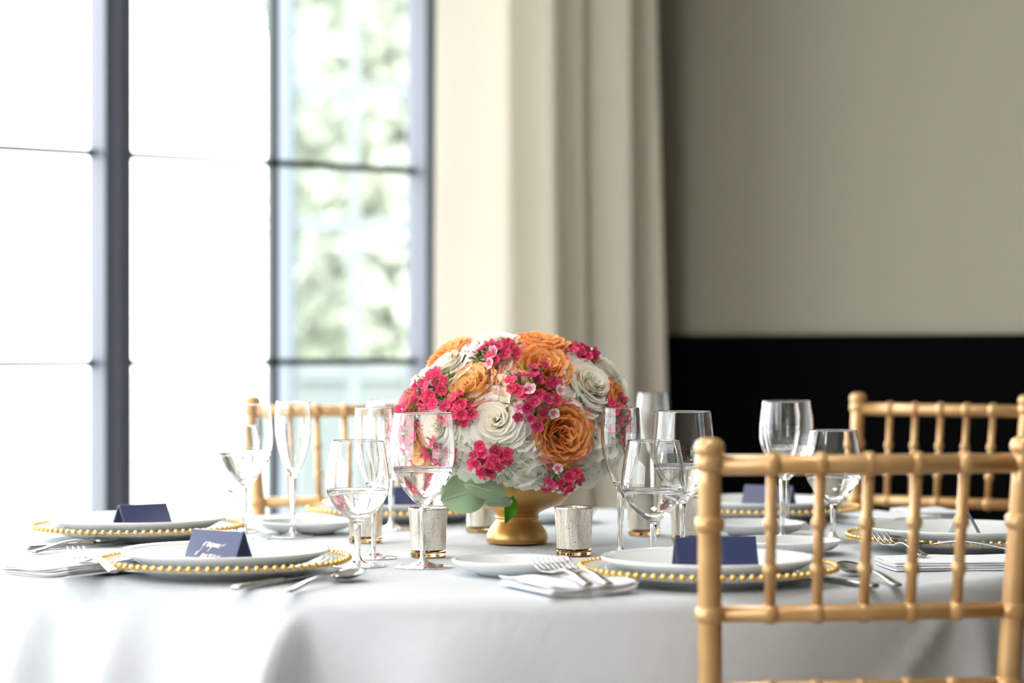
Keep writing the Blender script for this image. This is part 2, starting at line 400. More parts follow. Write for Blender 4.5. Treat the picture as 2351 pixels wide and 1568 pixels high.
rod = tag(put('curtain_rod', MB().tube([(-.3, -.15, 3.0), (1.64, -.15, 3.0)], .014, 12).mesh('curtain_rod', M['steel_dark']), None, P0, (0, 0, A40)), 'dark metal rod that carries the cream curtain', 'rod')
put('bracket', MB().box(1.45, 1.48, -.19, 0, 2.99, 3.01).mesh('bracket', M['steel_dark'], False), rod)
put('bracket', MB().box(.9, .93, -.19, 0, 2.99, 3.01).mesh('bracket', M['steel_dark'], False), rod)

# ------------------------------------------------------------------ table and cloth
TCN = Vector((.045, 3.65, 0)); TR = .79; TZ = .75
tb = thing('round_table', 'round banquet table hidden under the white floor-length cloth', 'table', TCN)
put('tabletop', MB().lathe([(0, .715), (TR-.02, .715), (TR-.012, .722), (TR-.012, .738), (TR-.02, .744), (0, .744)], 96).mesh('tabletop', M['wood']), tb)
for a in (45, 135, 225, 315):
    x_, y_ = .45*math.cos(R(a)), .45*math.sin(R(a))
    put('leg', MB().tube([(x_, y_, 0), (x_*.95, y_*.95, .715)], .016, 12).mesh('table_leg', M['steel_dark']), tb)
folds = [(-113, 9, .9, .105), (-99, 5, 7, .03), (-133, 5, 3, .05), (-148, 6, 2.5, .06), (-163, 6, 3, .07), (-178, 7, 7, .06), (162, 6, 6, .07), (140, 7, 7, .06), (118, 7, 7, .06), (95, 7, 7, .06), (70, 7, 7, .06), (48, 7, 7, .06), (25, 7, 7, .06), (4, 7, 7, .06), (-18, 6, 6, .06), (-34, 5, 5, .05), (-47, 2.5, 2.5, .035), (-78, 12, 12, .015)]
TUCK = [(-66.8, 25), (46.5, 20), (111, 22)]
def cloth_pt(th, s_):
    """s_ = distance along the cloth from the table centre"""
    edge = TR; rr = .022
    arc = rr*PI/2
    dd = 0; deg = math.degrees(th)
    for a, wl, wr, amp in folds:
        df = (deg-a+180) % 360-180
        dd += amp*math.exp(-(df/(wl if df < 0 else wr))**2)
    if s_ < edge-rr:
        r_, z = s_, TZ
    elif s_ < edge-rr+arc:
        q = (s_-(edge-rr))/rr; r_ = edge-rr+rr*math.sin(q); z = TZ-rr+rr*math.cos(q)
    else:
        q = s_-(edge-rr+arc); z = TZ-rr-q
        g_ = min(1, q/.62); g2 = 1-math.exp(-q/.055)
        r_ = edge+.02*g_+dd*(.75*g2+.8*g_)
        df = (deg-(-50-75*q)+180) % 360-180
        r_ += .010*math.exp(-(df/1.1)**2)*min(1, q/.03)*(1 if q < .3 else 0)
        for ca, cw in TUCK:                              # the skirt is tucked in behind the chair seats
            df = abs((deg-ca+180) % 360-180)
            k_ = min(1, max(0, (cw+7-df)/7)); k_ = k_*k_*(3-2*k_)
            v_ = min(1, max(0, (.60-z)/.13)); v_ = v_*v_*(3-2*v_)
            r_ += (min(r_, .47)-r_)*k_*v_
    return r_, z
NT = 640
ss = [TR*.97*(i/12) for i in range(1, 12)]+[TR-.03+.0065*i for i in range(10)]
e = ss[-1]; n_ = 26; SL = TR-.022+.022*PI/2+TZ-.022-.012
ss += [e+(SL-e)*((i/n_)**1.25) for i in range(1, n_+1)]
V = [(0, 0, TZ)]; Fc = []
for s_ in ss:
    for i in range(NT):
        th = 2*PI*i/NT; r_, z = cloth_pt(th, s_)
        z += .0006*math.sin(7*r_*math.cos(th)*6+3)*math.sin(5*r_*math.sin(th)*5) if s_ < TR-.03 else 0
        V.append((r_*math.cos(th), r_*math.sin(th), z))
for i in range(NT): Fc.append((0, 1+i, 1+(i+1) % NT))
for k_ in range(len(ss)-1):
    for i in range(NT):
        a = 1+k_*NT+i; b_ = 1+k_*NT+(i+1) % NT; Fc.append((a, a+NT, b_+NT, b_))
tag(put('tablecloth', mesh('tablecloth', V, Fc, M['cloth']), None, TCN), 'white linen cloth draped in folds over the round table', 'tablecloth')
TOP = TZ+.0009

# ------------------------------------------------------------------ chiavari chairs
def make_chair(label):
    c = thing('chiavari_chair', label, 'chair', group='gold bamboo-style chairs around the table')
    g_ = M['gold_wood']
    def half(z): return .1655+(.0145)*(z-.45)/.49 if z > .45 else .1655      # half spacing of the posts
    def yb(z): return -.19-(.055)*max(0, (z-.45)/.49)**1.2 if z > .45 else -.19+(.45-z)*-.06
    # back posts with bamboo rings and turned top
    for s in (-1, 1):
        zs = [0, .2, .45, .6, .655, .74, .83, .89, .925]
        me = MB().tube([(s*half(z), yb(z), z) for z in zs], [.0125, .013, .0135, .0135, .0135, .0135, .013, .013, .0125], 20)
        for z in (.12, .30, .52, .655, .742, .845, .915): me.lathe([(.012, -.010), (.0165, -.006), (.0165, .006), (.012, .010)], 20, (s*half(z), yb(z), z))
        me.lathe([(.0125, -.004), (.0165, .002), (.017, .008), (.0145, .014), (.009, .0175), (0, .0185)], 20, (s*half(.925), yb(.925), .925))
        put('back_post', me.mesh('back_post', g_), c)
    def rail(z, r_, knots, dz=0):
        h = half(z); me = MB().tube([(-h, yb(z), z), (0, yb(z)-.006, z+dz), (h, yb(z), z)], r_, 16)
        for x_ in knots: me.add(*ring_x(x_, yb(z)-.003, z, r_))
        return me
    def ring_x(x_, y_, z_, r_):
        m_ = MB(); m_.lathe([(r_*.9, -.009), (r_*1.28, -.004), (r_*1.28, .004), (r_*.9, .009)], 16)
        return [(v[2]+x_, v[0]+y_, v[1]+z_) for v in m_.V], m_.F
    xs = lambda z: [(i-2)*.307*half(z) for i in range(5)]
    put('top_rail', rail(.912, .0115, xs(.912)).mesh('top_rail', g_), c)
    put('back_rail', rail(.742, .0095, xs(.742)).mesh('back_rail', g_), c)
    put('back_rail', rail(.655, .0085, xs(.655)).mesh('back_rail_low', g_), c)
    for i in range(5):
        a, b_ = xs(.742)[i], xs(.908)[i]
        me = MB().tube([(a, yb(.742)-.003, .742), ((a+b_)/2, yb(.825)-.003, .825), (b_, yb(.912)-.003, .908)], .0062, 14)
        for q in (.30, .62):
            x_ = a+(b_-a)*q; z_ = .742+.166*q
            me.lathe([(.006, -.008), (.0088, -.003), (.0088, .003), (.006, .008)], 14, (x_, yb(z_)-.003, z_))
        put('spindle', me.mesh('spindle', g_), c)
    me = MB().bevbox(-.185, .185, -.19, .20, .43, .455, .012)
    put('seat', me.mesh('seat', M['seat'], False), c)
    for s in (-1, 1):
        me = MB().tube([(s*.175, .185, 0), (s*.17, .18, .43)], .0135, 16)
        for z in (.12, .30): me.lathe([(.012, -.010), (.0165, -.006), (.0165, .006), (.012, .010)], 16, (s*.173, .183, z))
        put('front_leg', me.mesh('front_leg', g_), c)
        for z in (.16, .27): put('stretcher', MB().tube([(s*.166, yb(z), z), (s*.172, .182, z)], .0085, 10).mesh('stretcher', g_), c)
    for y_, z in ((-.205, .2), (.182, .2), (.182, .31)):
        put('stretcher', MB().tube([(-.168, y_, z), (.168, y_, z)], .0085, 10).mesh('stretcher', g_), c)
    return c
def set_chair(c, px, d, ang, sx=1, sz=1):
    """px,d = where the middle of the back's top stands; ang = turn of the facing direction from +Y"""
    p = at(px, d); off = Vector((0, -.245, 0)); off.rotate(Matrix.Rotation(ang, 3, 'Z'))
    c.location = (p.x-off.x*sx, p.y-off.y*sx, 0); c.rotation_euler = (0, 0, ang); c.scale = (sx, 1, sz)
ch = make_chair('gold bamboo-style chair nearest the camera, its back hiding part of the table')
set_chair(ch, 2000, 2.74, R(8), 1.03, 1.004)
c2 = dup(ch, label='gold bamboo-style chair on the far right in front of the black wall panel')
set_chair(c2, 2154, 4.55, R(180-32), .94, 1.015)
c3 = dup(ch, label='gold bamboo-style chair behind the table, in front of the bright window')
set_chair(c3, 790, 4.66, R(180+17), 1.0, 1.01)

# ------------------------------------------------------------------ chargers, plates, cards
def charger_meshes():
    low = [(0, .003), (.085, .003), (.088, .0), (.100, .0), (.104, .004), (.118, .009), (.140, .0135), (.158, .0175), (.1605, .0195)]
    top = [(.1605, .0195), (.158, .021), (.140, .0175), (.116, .0125), (.102, .0085), (.096, .007), (0, .007)]
    return MB().lathe(low+top[1:], 96).mesh('charger_dish', M['charger_glass'])
CH = charger_meshes()
m_ = MB().lathe([(0, -.0047), (.0024, -.0041), (.0043, -.0018), (.0047, 0), (.0043, .0018), (.0024, .0041), (0, .0047)], 12); BEAD = m_.mesh('bead', M['bead'])
def plate_mesh(r_, h, foot, name):
    well = r_*.70
    low = [(0, .002), (foot-.004, .002), (foot-.002, 0), (foot+.002, 0), (foot+.005, .003), (r_*.82, h*.42), (r_*.97, h*.86), (r_, h)]
    top = [(r_-.0015, h+.0018), (r_-.005, h+.0005)]
    n = 15
    for i in range(n*3):                                    # concentric throwing ridges
        q = i/(n*3-1); rr = (r_-.007)*(1-q)+well*.55*q
        zz = h*.98-(h*.98-.0075)*min(1, ((r_-.007)-rr)/(r_*.36))**.8
        top.append((rr, zz+.0007*math.cos(i*2*PI/3)))
    top += [(well*.5, .0068), (0, .0066)]
    return MB().lathe(low+top, 96).mesh(name, M['china'])
PL = plate_mesh(.137, .0245, .078, 'dinner_plate'); BP = plate_mesh(.079, .019, .042, 'bread_plate')
CZ = .0075
seats = {   # px, depth, turn of the seat (direction the diner faces)
 'FL': (517, 3.16, 'at the front left place', 'front left place'),
 'FR': (1627, 3.055, 'at the front right place behind the near chair', 'front right place'),
 'BL': (318, 3.74, 'at the far left place by the window', 'far left place'),
 'RR': (2201, 3.55, 'at the right edge place of the table', 'right edge place'),
 'BR': (1757, 4.16, 'at the rear right place before the black panel', 'rear right place'),
 'BM': (925, 4.13, 'at the rear place behind the flowers', 'rear place behind the flowers'),
}
NB = 84
for k_, (px, d, where, w2_) in seats.items():
    p = at(px, d, TOP)
    c = thing('charger_plate', 'clear glass charger with gold beads '+where, 'charger', p, random.uniform(0, .07), 'gold beaded glass chargers')
    put('dish', CH, c)
    for i in range(NB):
        a = 2*PI*i/NB
        put('bead', BEAD, c, (.1615*math.cos(a), .1615*math.sin(a), .0205), scale=.88)
    pl = tag(put('dinner_plate', PL, None, p+Vector((0, 0, CZ))), 'white dinner plate on the charger '+where, 'plate', 'white dinner plates')

def make_card(label, loc, rotz, w=.088, lean=.30, h=.046, ink=False, grey=False):
    """tent card: ridge along local x, writing faces local -y"""
    t = .0007
    c = thing('place_card', label, 'card', loc, rotz, 'navy place cards')
    hy = h*math.tan(lean)
    for s, nm in ((-1, 'front_leaf'), (1, 'back_leaf')):
        # leaf with outer face navy, inner face lining
        V = []; nx = 6
        for side in (0, 1):
            for i in range(nx+1):
                x_ = -w/2+w*i/nx
                for (y_, z_) in ((0, h), (s*hy, 0)):
                    off = (t*1.0 if side == 0 else -t)
                    V.append((x_, y_+s*off+(s*t), z_))
        Fc = []; mi = []
        n2 = (nx+1)*2
        for side in (0, 1):
            for i in range(nx):
                a = side*n2+i*2; Fc.append((a, a+1, a+3, a+2)); mi.append(side if grey else 0)
        Fc += [(0, 1, n2+1, n2), (nx*2, nx*2+1, n2+nx*2+1, n2+nx*2)]; mi += [0, 0]
        for i in range(nx): Fc.append((i*2, i*2+2, n2+i*2+2, n2+i*2)); mi.append(0); Fc.append((i*2+1, i*2+3, n2+i*2+3, n2+i*2+1)); mi.append(0)
        me = mesh(nm, V, Fc, [M['navy'], M['card_inside']], False); me.polygons.foreach_set('material_index', mi)
        put(nm, me, c)
    if ink:
        # calligraphy: pen strokes as thin ribbons lying on the front leaf
        ST = {
         'jaymie': [[(.02, -.55), (-.12, -.62), (-.2, -.95), (0, -.9), (.28, .0), (.42, .62), (.25, .35), (.1, .22)],
                    [(.42, .62), (.62, .55), (.85, .62)],
                    [(.98, .55), (.80, .5), (.72, .12), (.86, .08), (1.02, .55)], [(1.04, .6), (1.0, .12), (1.16, .2)],
                    [(1.2, .55), (1.18, .15), (1.32, .15), (1.46, .55)], [(1.46, .55), (1.34, -.1), (1.22, -.5), (1.3, -.2), (1.55, .1)],
                    [(1.6, .45), (1.58, .02)], [(1.58, .02), (1.72, .42), (1.78, .38), (1.76, .04)], [(1.76, .04), (1.9, .42), (1.97, .38), (1.94, .05), (2.05, .1)],
                    [(2.12, .42), (2.08, .08), (2.2, .1)],
                    [(2.22, .15), (2.42, .3), (2.38, .44), (2.26, .3), (2.28, .02), (2.45, .02), (2.75, .35), (2.95, .25), (3.15, .5)]],
         'pierce': [[(.5, .5), (.3, -.1), (.12, -.6)], [(.38, .3), (.58, .52), (.68, .38), (.58, .08), (.42, .05)],
                    [(.9, .48), (.84, .08), (.98, .12)], [(.93, .85), (.95, .88)],
                    [(1.0, .12), (1.2, .32), (1.15, .46), (1.04, .3), (1.08, .04), (1.25, .1)],
                    [(1.36, .1), (1.42, .5), (1.48, .36), (1.62, .46), (1.58, .1), (1.7, .1)],
                    [(2.0, .44), (1.84, .48), (1.76, .15), (1.88, .02), (2.05, .15)],
                    [(2.08, .15), (2.28, .32), (2.24, .44), (2.12, .3), (2.14, .02), (2.32, .02), (2.6, .35), (2.8, .22), (3.0, .45)]],
        }
        nrm = Vector((0, -math.cos(lean), math.sin(lean))); down = Vector((0, -math.sin(lean), -math.cos(lean)))
        def onleaf(x_, s_): return Vector((x_, -.00175, h))+down*s_+nrm*.00025
        for word, x0, s0 in (('jaymie', -.0205, .0235), ('pierce', -.0215, .0385)):
            V = []; Fc = []; u_ = .0128
            for st in ST[word]:
                pts = smooth_prof([(a+.28*b_, b_) for a, b_ in st], 6)
                for i, (a, b_) in enumerate(pts):
                    q0 = pts[max(i-1, 0)]; q1 = pts[min(i+1, len(pts)-1)]
                    dx, dy = q1[0]-q0[0], q1[1]-q0[1]; ln = math.hypot(dx, dy) or 1
                    wd = (.018+.030*(max(0, -dy/ln) if dy < 0 else .15*abs(dy)/ln))*u_
                    nx_, ny_ = -dy/ln*wd, dx/ln*wd
                    X, Y = x0+a*u_, -b_*u_*.9
                    V += [onleaf(X+nx_, s0+Y-ny_), onleaf(X-nx_, s0+Y+ny_)]
                    if i: n3 = len(V); Fc.append((n3-4, n3-3, n3-1, n3-2))
            put('lettering', mesh('lettering', V, Fc, M['ink'], False), c, label='white handwritten calligraphy reading '+word)
    return c
PZ = TOP+CZ+.0072
def card_at(px, d): return at(px, d, PZ)
make_card('navy tent card with white calligraphy on the front left plate', card_at(502, 3.125), R(-36), .088, .42, .0455, ink=True)
make_card('blank navy tent card on the front right plate behind the near chair', card_at(1642, 3.03), R(9), .104, .40, .045)
make_card('navy tent card on the far left plate by the window', card_at(327, 3.74), R(40), .085, .52, .038)
make_card('navy tent card with grey lining seen end-on on the right edge plate', card_at(2216, 3.55), R(84), .085, .48, .045, grey=True)
make_card('navy tent card on the rear right plate before the black panel', card_at(1765, 4.14), R(-28), .088, .42, .043)
make_card('navy tent card on the rear plate behind the flower bowl', card_at(934, 4.11), R(16), .088, .42, .043)

for px, d, lab in ((1174, 3.16, 'white ridged bread plate in front of the gold vase, beside the forks'),
                   (1810, 3.47, 'white ridged bread plate behind the front right plate, seen through the near chair'),
                   (703, 3.84, 'white ridged bread plate between the two left place settings, under the tall flute'),
                   (1738, 3.80, 'white ridged bread plate in front of the rear right charger'),
                   (1262, 4.08, 'white ridged bread plate behind the gold vase')):
    tag(put('bread_plate', BP, None, at(px, d, TOP)), lab, 'plate', 'white bread plates')

# ------------------------------------------------------------------ stemware
def stemware(stem_top, bowl, inner_bottom, foot_r, stem_r, stem_r2, wall=.0011):
    """returns meshes (bowl, stem, foot); the surfaces join edge to edge"""
    bo = smooth_prof(bowl, 6)
    inn = [(max(0, r_-wall), z) for r_, z in bo if z > inner_bottom]
    inner = [(0, inner_bottom), (inn[0][0]*.45, inner_bottom+.0004), (inn[0][0]*.8, inner_bottom+.0022)]+inn[1:]
    rim = [(bo[-1][0]-wall*.5, bo[-1][1]+.0006)]
    prof = bo+rim+inner[::-1]
    b_ = MB().lathe(prof, 72).mesh('bowl', M['glass'])
    s0 = bo[0]
    st = smooth_prof([s0, (stem_r2, s0[1]-.006), ((stem_r+stem_r2)/2, s0[1]*.62), (stem_r, s0[1]*.30), (stem_r*1.15, .013), (stem_r*2.0, .0075)], 5)
    s_ = MB().lathe(st, 40).mesh('stem', M['glass'])
    ft = smooth_prof([(stem_r*2.0, .0075), (foot_r*.45, .0042), (foot_r*.8, .0024), (foot_r*.98, .0014), (foot_r, .0008)], 4)+[(foot_r-.0006, 0), (foot_r*.9, .0), (foot_r*.5, .0009), (0, .0012)]
    f_ = MB().lathe(ft, 64).mesh('foot', M['glass'])
    return b_, s_, f_, inner
def water_mesh(inner, level):
    pr = []
    for (r0, z0), (r1, z1) in zip(inner, inner[1:]):
        pr.append((r0+.00035 if r0 else 0, z0-.00035))
        if z0 <= level <= z1:
            q = (level-z0)/(z1-z0); pr.append((r0+(r1-r0)*q+.00035, level)); break
    pr += [(pr[-1][0]-.0012, level-.0004), (0, level-.0005)]
    return MB().lathe(pr, 72).mesh('water', M['water'])
BIGB = [(.0042, .080), (.0075, .084), (.0165, .0925), (.0275, .106), (.0365, .1225), (.0418, .1375), (.0438, .149), (.0436, .163), (.0423, .179), (.0404, .196), (.0390, .2074)]
SHB = [(.0042, .056), (.0075, .060), (.0185, .068), (.0300, .079), (.0385, .092), (.0430, .104), (.0437, .112), (.0428, .125), (.0405, .141), (.0375, .158), (.0354, .1694)]
FLB = [(.0048, .092), (.0068, .098), (.0115, .107), (.0172, .120), (.0230, .138), (.0268, .157), (.0280, .172), (.0277, .188), (.0267, .202), (.0260, .2109)]
big = stemware(.08, BIGB, .0885, .0395, .0036, .0044); bigw = water_mesh(big[3], .1345)
sho = stemware(.056, SHB, .0645, .0385, .0040, .0046); show_ = water_mesh(sho[3], .1035)
flu = stemware(.092, FLB, .1035, .0330, .0036, .0050)
def glass_at(kind, px, d, label):
    dry = kind.startswith('dry_'); kind = kind.replace('dry_', '')
    nm, ms, w = {'big': ('wine_goblet', big, bigw), 'short': ('water_goblet', sho, show_), 'flute': ('champagne_flute', flu, None)}[kind]
    g_ = thing(nm, label, 'glass', at(px, d, TOP), random.uniform(0, 6), {'big': 'tall stemmed goblets', 'short': 'short stemmed goblets', 'flute': 'slim flutes'}[kind])
    put('bowl', ms[0], g_); put('stem', ms[1], g_); put('foot', ms[2], g_)
    if w and not dry: put('water', w, g_, label='clear water')
for a in (
 ('big', 971, 3.262, 'tall clear goblet of water in front of the left side of the flowers'),
 ('short', 821, 3.278, 'short clear goblet of water beside the front left plate, before the slim flute'),
 ('flute', 858, 3.395, 'slim clear flute right behind the short goblet at the front left'),
 ('dry_big', 899, 3.92, 'tall clear goblet behind the left flute, half hidden by pink flowers'),
 ('big', 562, 3.72, 'tall clear goblet left of the row, behind the card with calligraphy'),
 ('flute', 673, 3.765, 'slim clear flute standing alone in front of the far window chair'),
 ('dry_short', 541, 3.875, 'short clear goblet behind the leftmost tall goblet'),
 ('flute', 1425, 3.40, 'slim clear flute right of the flowers at the front'),
 ('short', 1500, 3.285, 'short clear goblet of water behind the front right plate'),
 ('big', 1567, 3.345, 'tall clear goblet just left of the near chair back post'),
 ('flute', 1500, 4.36, 'slim clear flute far behind, against the black panel edge'),
 ('big', 1806, 3.93, 'tall clear goblet against the black panel, behind a slim flute'),
 ('flute', 1796, 3.72, 'slim clear flute overlapping the tall goblet against the black panel'),
 ('short', 1913, 3.67, 'short clear goblet right of the pair against the black panel'),
): glass_at(*a)

# ------------------------------------------------------------------ mercury glass votives
vout = [(.0225, .0), (.0238, .002), (.0240, .010)]
cupo = [(.0240, .010), (.0243, .020), (.0252, .040), (.0264, .058), (.0270, .0655), (.0266, .0668), (.0256, .0655), (.0242, .045), (.0228, .014), (0, .012)]
VB = MB().lathe([(0, 0)]+vout+[(.0200, .0105), (0, .0105)], 48).mesh('votive_base', M['amber'])
VC = MB().lathe(smooth_prof(cupo[:5], 3)+cupo[5:], 48).mesh('votive_cup', M['mercury'])
VW = MB().lathe([(0, .0125), (.0195, .0125), (.0195, .026), (.018, .0275), (0, .0265)], 32).mesh('votive_wax', M['wax'])
VK = MB().tube([(0, 0, .026), (.0004, 0, .031), (.001, 0, .036)], .0006, 6).mesh('wick', M['muntin'])
for px, d, lab in ((983, 3.42, 'silver mercury glass votive behind the tall front goblet'),
                   (1317, 3.44, 'mottled silver mercury glass votive just right of the gold vase'),
                   (1106, 3.86, 'pale mercury glass votive behind the gold vase to its left'),
                   (839, 3.66, 'pale mercury glass votive behind the short goblet at the left'),
                   (1479, 3.80, 'pale gold mercury glass votive right of the slim flute'),
                   (1580, 3.68, 'grey mercury glass votive beside the near chair post')):
    v_ = thing('votive_holder', lab, 'candle holder', at(px, d, TOP), random.uniform(0, 6), 'mercury glass votives around the flowers')
    s_ = 1.04
    v_.scale = (s_, s_, s_)
    put('base', VB, v_); put('cup', VC, v_); w_ = put('candle', VW, v_); put('wick', VK, w_)

# ------------------------------------------------------------------ cutlery
def strip(st, n=12, name='handle', mt=None):
    """stations (y, z, half width, half thickness); elliptical section"""
    V = []; Fc = []
    for (y, z, w, t) in st:
        for k_ in range(n):
            a = 2*PI*k_/n; V.append((w*math.copysign(abs(math.cos(a))**.8, math.cos(a)), y, z+t*math.sin(a)))
    for i in range(len(st)-1):
        for k_ in range(n): Fc.append((i*n+k_, i*n+(k_+1) % n, (i+1)*n+(k_+1) % n, (i+1)*n+k_))
    Fc += [tuple(range(n-1, -1, -1)), tuple((len(st)-1)*n+k_ for k_ in range(n))]
    return mesh(name, V, Fc, mt or M['steel'])
hs = smooth_prof([(0, .0035, .0050, .0024), (.004, .0036, .0068, .0026), (.02, .0055, .0068, .0022), (.055, .0105, .0052, .0020), (.09, .0125, .0036, .0020), (.115, .0095, .0030, .0020), (.135, .0055, .0034, .0016)], 4)
HANDLE = strip(hs, name='cutlery_handle')
def spoon_bowl():
    V = []; Fc = []; nr, na = 7, 28
    for side in (0, 1):
        for i in range(nr+1):
            q = i/nr
            for k_ in range(na):
                a = 2*PI*k_/na; yy = math.sin(a)*.032*q; xx = math.cos(a)*.0205*q*(1-.12*math.sin(a)*1)
                z = .0015+.0075*(q**2)+(.0011 if side == 0 else 0)+.006*((yy+.032)/.064)**2
                V.append((xx, .166+yy, z))
    n1 = (nr+1)*na
    for side in (0, 1):
        for i in range(nr):
            for k_ in range(na): Fc.append((side*n1+i*na+k_, side*n1+i*na+(k_+1) % na, side*n1+(i+1)*na+(k_+1) % na, side*n1+(i+1)*na+k_))
    for k_ in range(na): Fc.append((nr*na+k_, nr*na+(k_+1) % na, n1+nr*na+(k_+1) % na, n1+nr*na+k_))
    return mesh('spoon_bowl', V, Fc, M['steel'])
SB = spoon_bowl()
FH = strip(smooth_prof([(.128, .0065, .0034, .0014), (.14, .0055, .0075, .0012), (.152, .0055, .0120, .0010), (.162, .0065, .0125, .0009)], 3), name='fork_head')
TI = strip([(.160, .0065, .0017, .0010), (.175, .0085, .0016, .0010), (.190, .0125, .0013, .0009), (.203, .0185, .0008, .0006)], 8, 'tine')
KH = strip(smooth_prof([(0, .0042, .0052, .0028), (.004, .0042, .0072, .0036), (.03, .0042, .0070, .0036), (.08, .0042, .0062, .0034), (.115, .0042, .0058, .0030)], 3), name='knife_handle')
def knife_blade():
    V = []; pr = [(.112, -.0055, .0055), (.13, -.0075, .0062), (.17, -.0085, .0068), (.205, -.0075, .0068), (.222, -.004, .0066), (.230, .002, .0060), (.233, .0050, .0056)]
    for y, a, b_ in pr: V += [(a, y, .0036), ((a+b_)/2, y, .0047), (b_, y, .0046), (b_, y, .0030), ((a+b_)/2, y, .0030)]
    Fc = []
    for i in range(len(pr)-1):
        for k_ in range(5): Fc.append((i*5+k_, i*5+(k_+1) % 5, (i+1)*5+(k_+1) % 5, (i+1)*5+k_))
    Fc += [(4, 3, 2, 1, 0), tuple(30+k_ for k_ in range(5))]
    return mesh('knife_blade', V, Fc, M['steel'])
KB = knife_blade()
def cutlery(kind, p_end, p_tip, label, dz=0, pitch=0):
    p = Vector(p_end); q = Vector(p_tip); a = math.atan2(q.y-p.y, q.x-p.x)-PI/2
    c = thing(kind, label, kind.split('_')[-1], (p.x, p.y, TOP+dz), a, 'steel cutlery'); c.rotation_euler = (pitch, 0, a)
    if kind == 'table_spoon': put('handle', HANDLE, c); put('bowl', SB, c)
    elif kind == 'dinner_fork':
        put('handle', HANDLE, c); h_ = put('head', FH, c)
        for i in range(4): put('tine', TI, h_, ((i-1.5)*.0072, 0, 0))
    else: put('handle', KH, c); put('blade', KB, c)
cutlery('table_knife', at(540, 2.945), at(770, 3.165), 'steel knife beside the front left charger, its blunt end gleaming')
cutlery('table_spoon', at(662, 2.915), at(850, 3.13), 'steel spoon right of the front left charger, bowl up')
cutlery('dinner_fork', at(1352, 2.868), at(1236, 3.065), 'left one of the two forks on the front napkin', .0125)
cutlery('dinner_fork', at(1398, 2.875), at(1286, 3.07), 'right one of the two forks on the front napkin, nearer the charger', .0125)
cutlery('table_spoon', at(2062, 2.985), at(1945, 3.165), 'steel spoon right of the front right charger, seen through the chair spindles')
cutlery('table_knife', at(2010, 2.965), at(1835, 3.12), 'steel knife between the front right charger and the spoon')
cutlery('dinner_fork', at(262, 3.02), at(180, 3.19), 'steel fork on the left napkin beside the front left charger', .014)
cutlery('table_knife', at(60, 3.515), at(225, 3.60), 'steel knife lying at the far left table edge')
cutlery('table_spoon', at(78, 3.46), at(240, 3.60), 'steel spoon lying at the far left table edge')
cutlery('dinner_fork', at(2120, 3.26), at(2026, 3.45), 'steel fork pointing at the right edge charger', .0125)
cutlery('table_spoon', at(2345, 3.33), at(2150, 3.40), 'steel spoon beside the right edge charger, on the napkin', .0125)

# ------------------------------------------------------------------ napkins
def napkin(label, loc, rotz, lx, ly, layers=4, h=.011, wav=.0015, roll=0, seed=0):
    rnd = random.Random(seed)
    t = thing('napkin', label, 'napkin', loc, rotz, 'folded white napkins')
    for k_ in range(layers):
        z0 = h*k_/layers+.0004; z1 = h*(k_+1)/layers-.0003; V = []; Fc = []
        ox, oy = rnd.uniform(-.003, .003), rnd.uniform(-.003, .003); ph = rnd.uniform(0, 6); hh = (z1-z0)/2; zc = (z1+z0)/2
        def ks(half, m_):
            e_ = [1-hh/half*q for q in (0, .06, .25, .6, 1.1)]
            return [-v for v in e_]+[e_[-1]*(-1+2*(i+1)/(m_+1)) for i in range(m_)]+e_[::-1]
        us, vs_ = ks(lx/2, 18), ks(ly/2, 12); nx, ny = len(us)-1, len(vs_)-1
        for side in (0, 1):
            for v_ in vs_:
                for u_ in us:
                    dd = min((1-abs(u_))*lx/2, (1-abs(v_))*ly/2)/hh
                    th_ = hh*math.sqrt(max(0, 1-(1-min(1, dd))**2))
                    zz = zc+(th_ if side == 0 else -th_)
                    zz += wav*(k_/layers)*(1+math.sin(u_*5+ph)*math.cos(v_*4+ph*.7))*.5 + roll*(max(0, u_-.3)**2+max(0, -u_-.5)**2)
                    V.append((u_*lx/2*(1-.02*v_*v_)+ox, v_*ly/2*(1-.03*u_*u_)+oy+.002*math.sin(u_*3+ph), zz))
        n1 = (nx+1)*(ny+1)
        for side in (0, 1):
            for j in range(ny):
                for i in range(nx):
                    a = side*n1+j*(nx+1)+i; Fc.append((a, a+1, a+nx+2, a+nx+1) if side == 0 else (a, a+nx+1, a+nx+2, a+1))
        edge = [i for i in range(nx+1)]+[j*(nx+1)+nx for j in range(1, ny+1)]+[ny*(nx+1)+i for i in range(nx-1, -1, -1)]+[j*(nx+1) for j in range(ny-1, 0, -1)]
        for a, b_ in zip(edge, edge[1:]+edge[:1]): Fc.append((a, n1+a, n1+b_, b_))
        put('fold', mesh('napkin_fold', V, Fc, M['napkin']), t)
    return t
napkin('folded white napkin under two forks at the front', at(1306, 2.955, TOP), R(25), .115, .155, 4, .011, .003, .012, 1)
napkin('folded white napkin under a fork left of the front left charger', at(165, 3.16, TOP), R(-32), .12, .15, 5, .013, .004, .010, 2)
napkin('wide folded white napkin at the right in front of the right edge charger', at(2190, 3.26, TOP), R(6), .19, .11, 4, .0115, .0015, 0, 3)
napkin('folded white napkin right of the rear right charger', at(2040, 4.02, TOP), R(-60), .17, .10, 5, .016, .002, .004, 4)
napkin('folded white napkin at the rear table edge behind the right edge charger', at(2128, 4.08, TOP), R(12), .09, .12, 5, .020, .002, 0, 5)

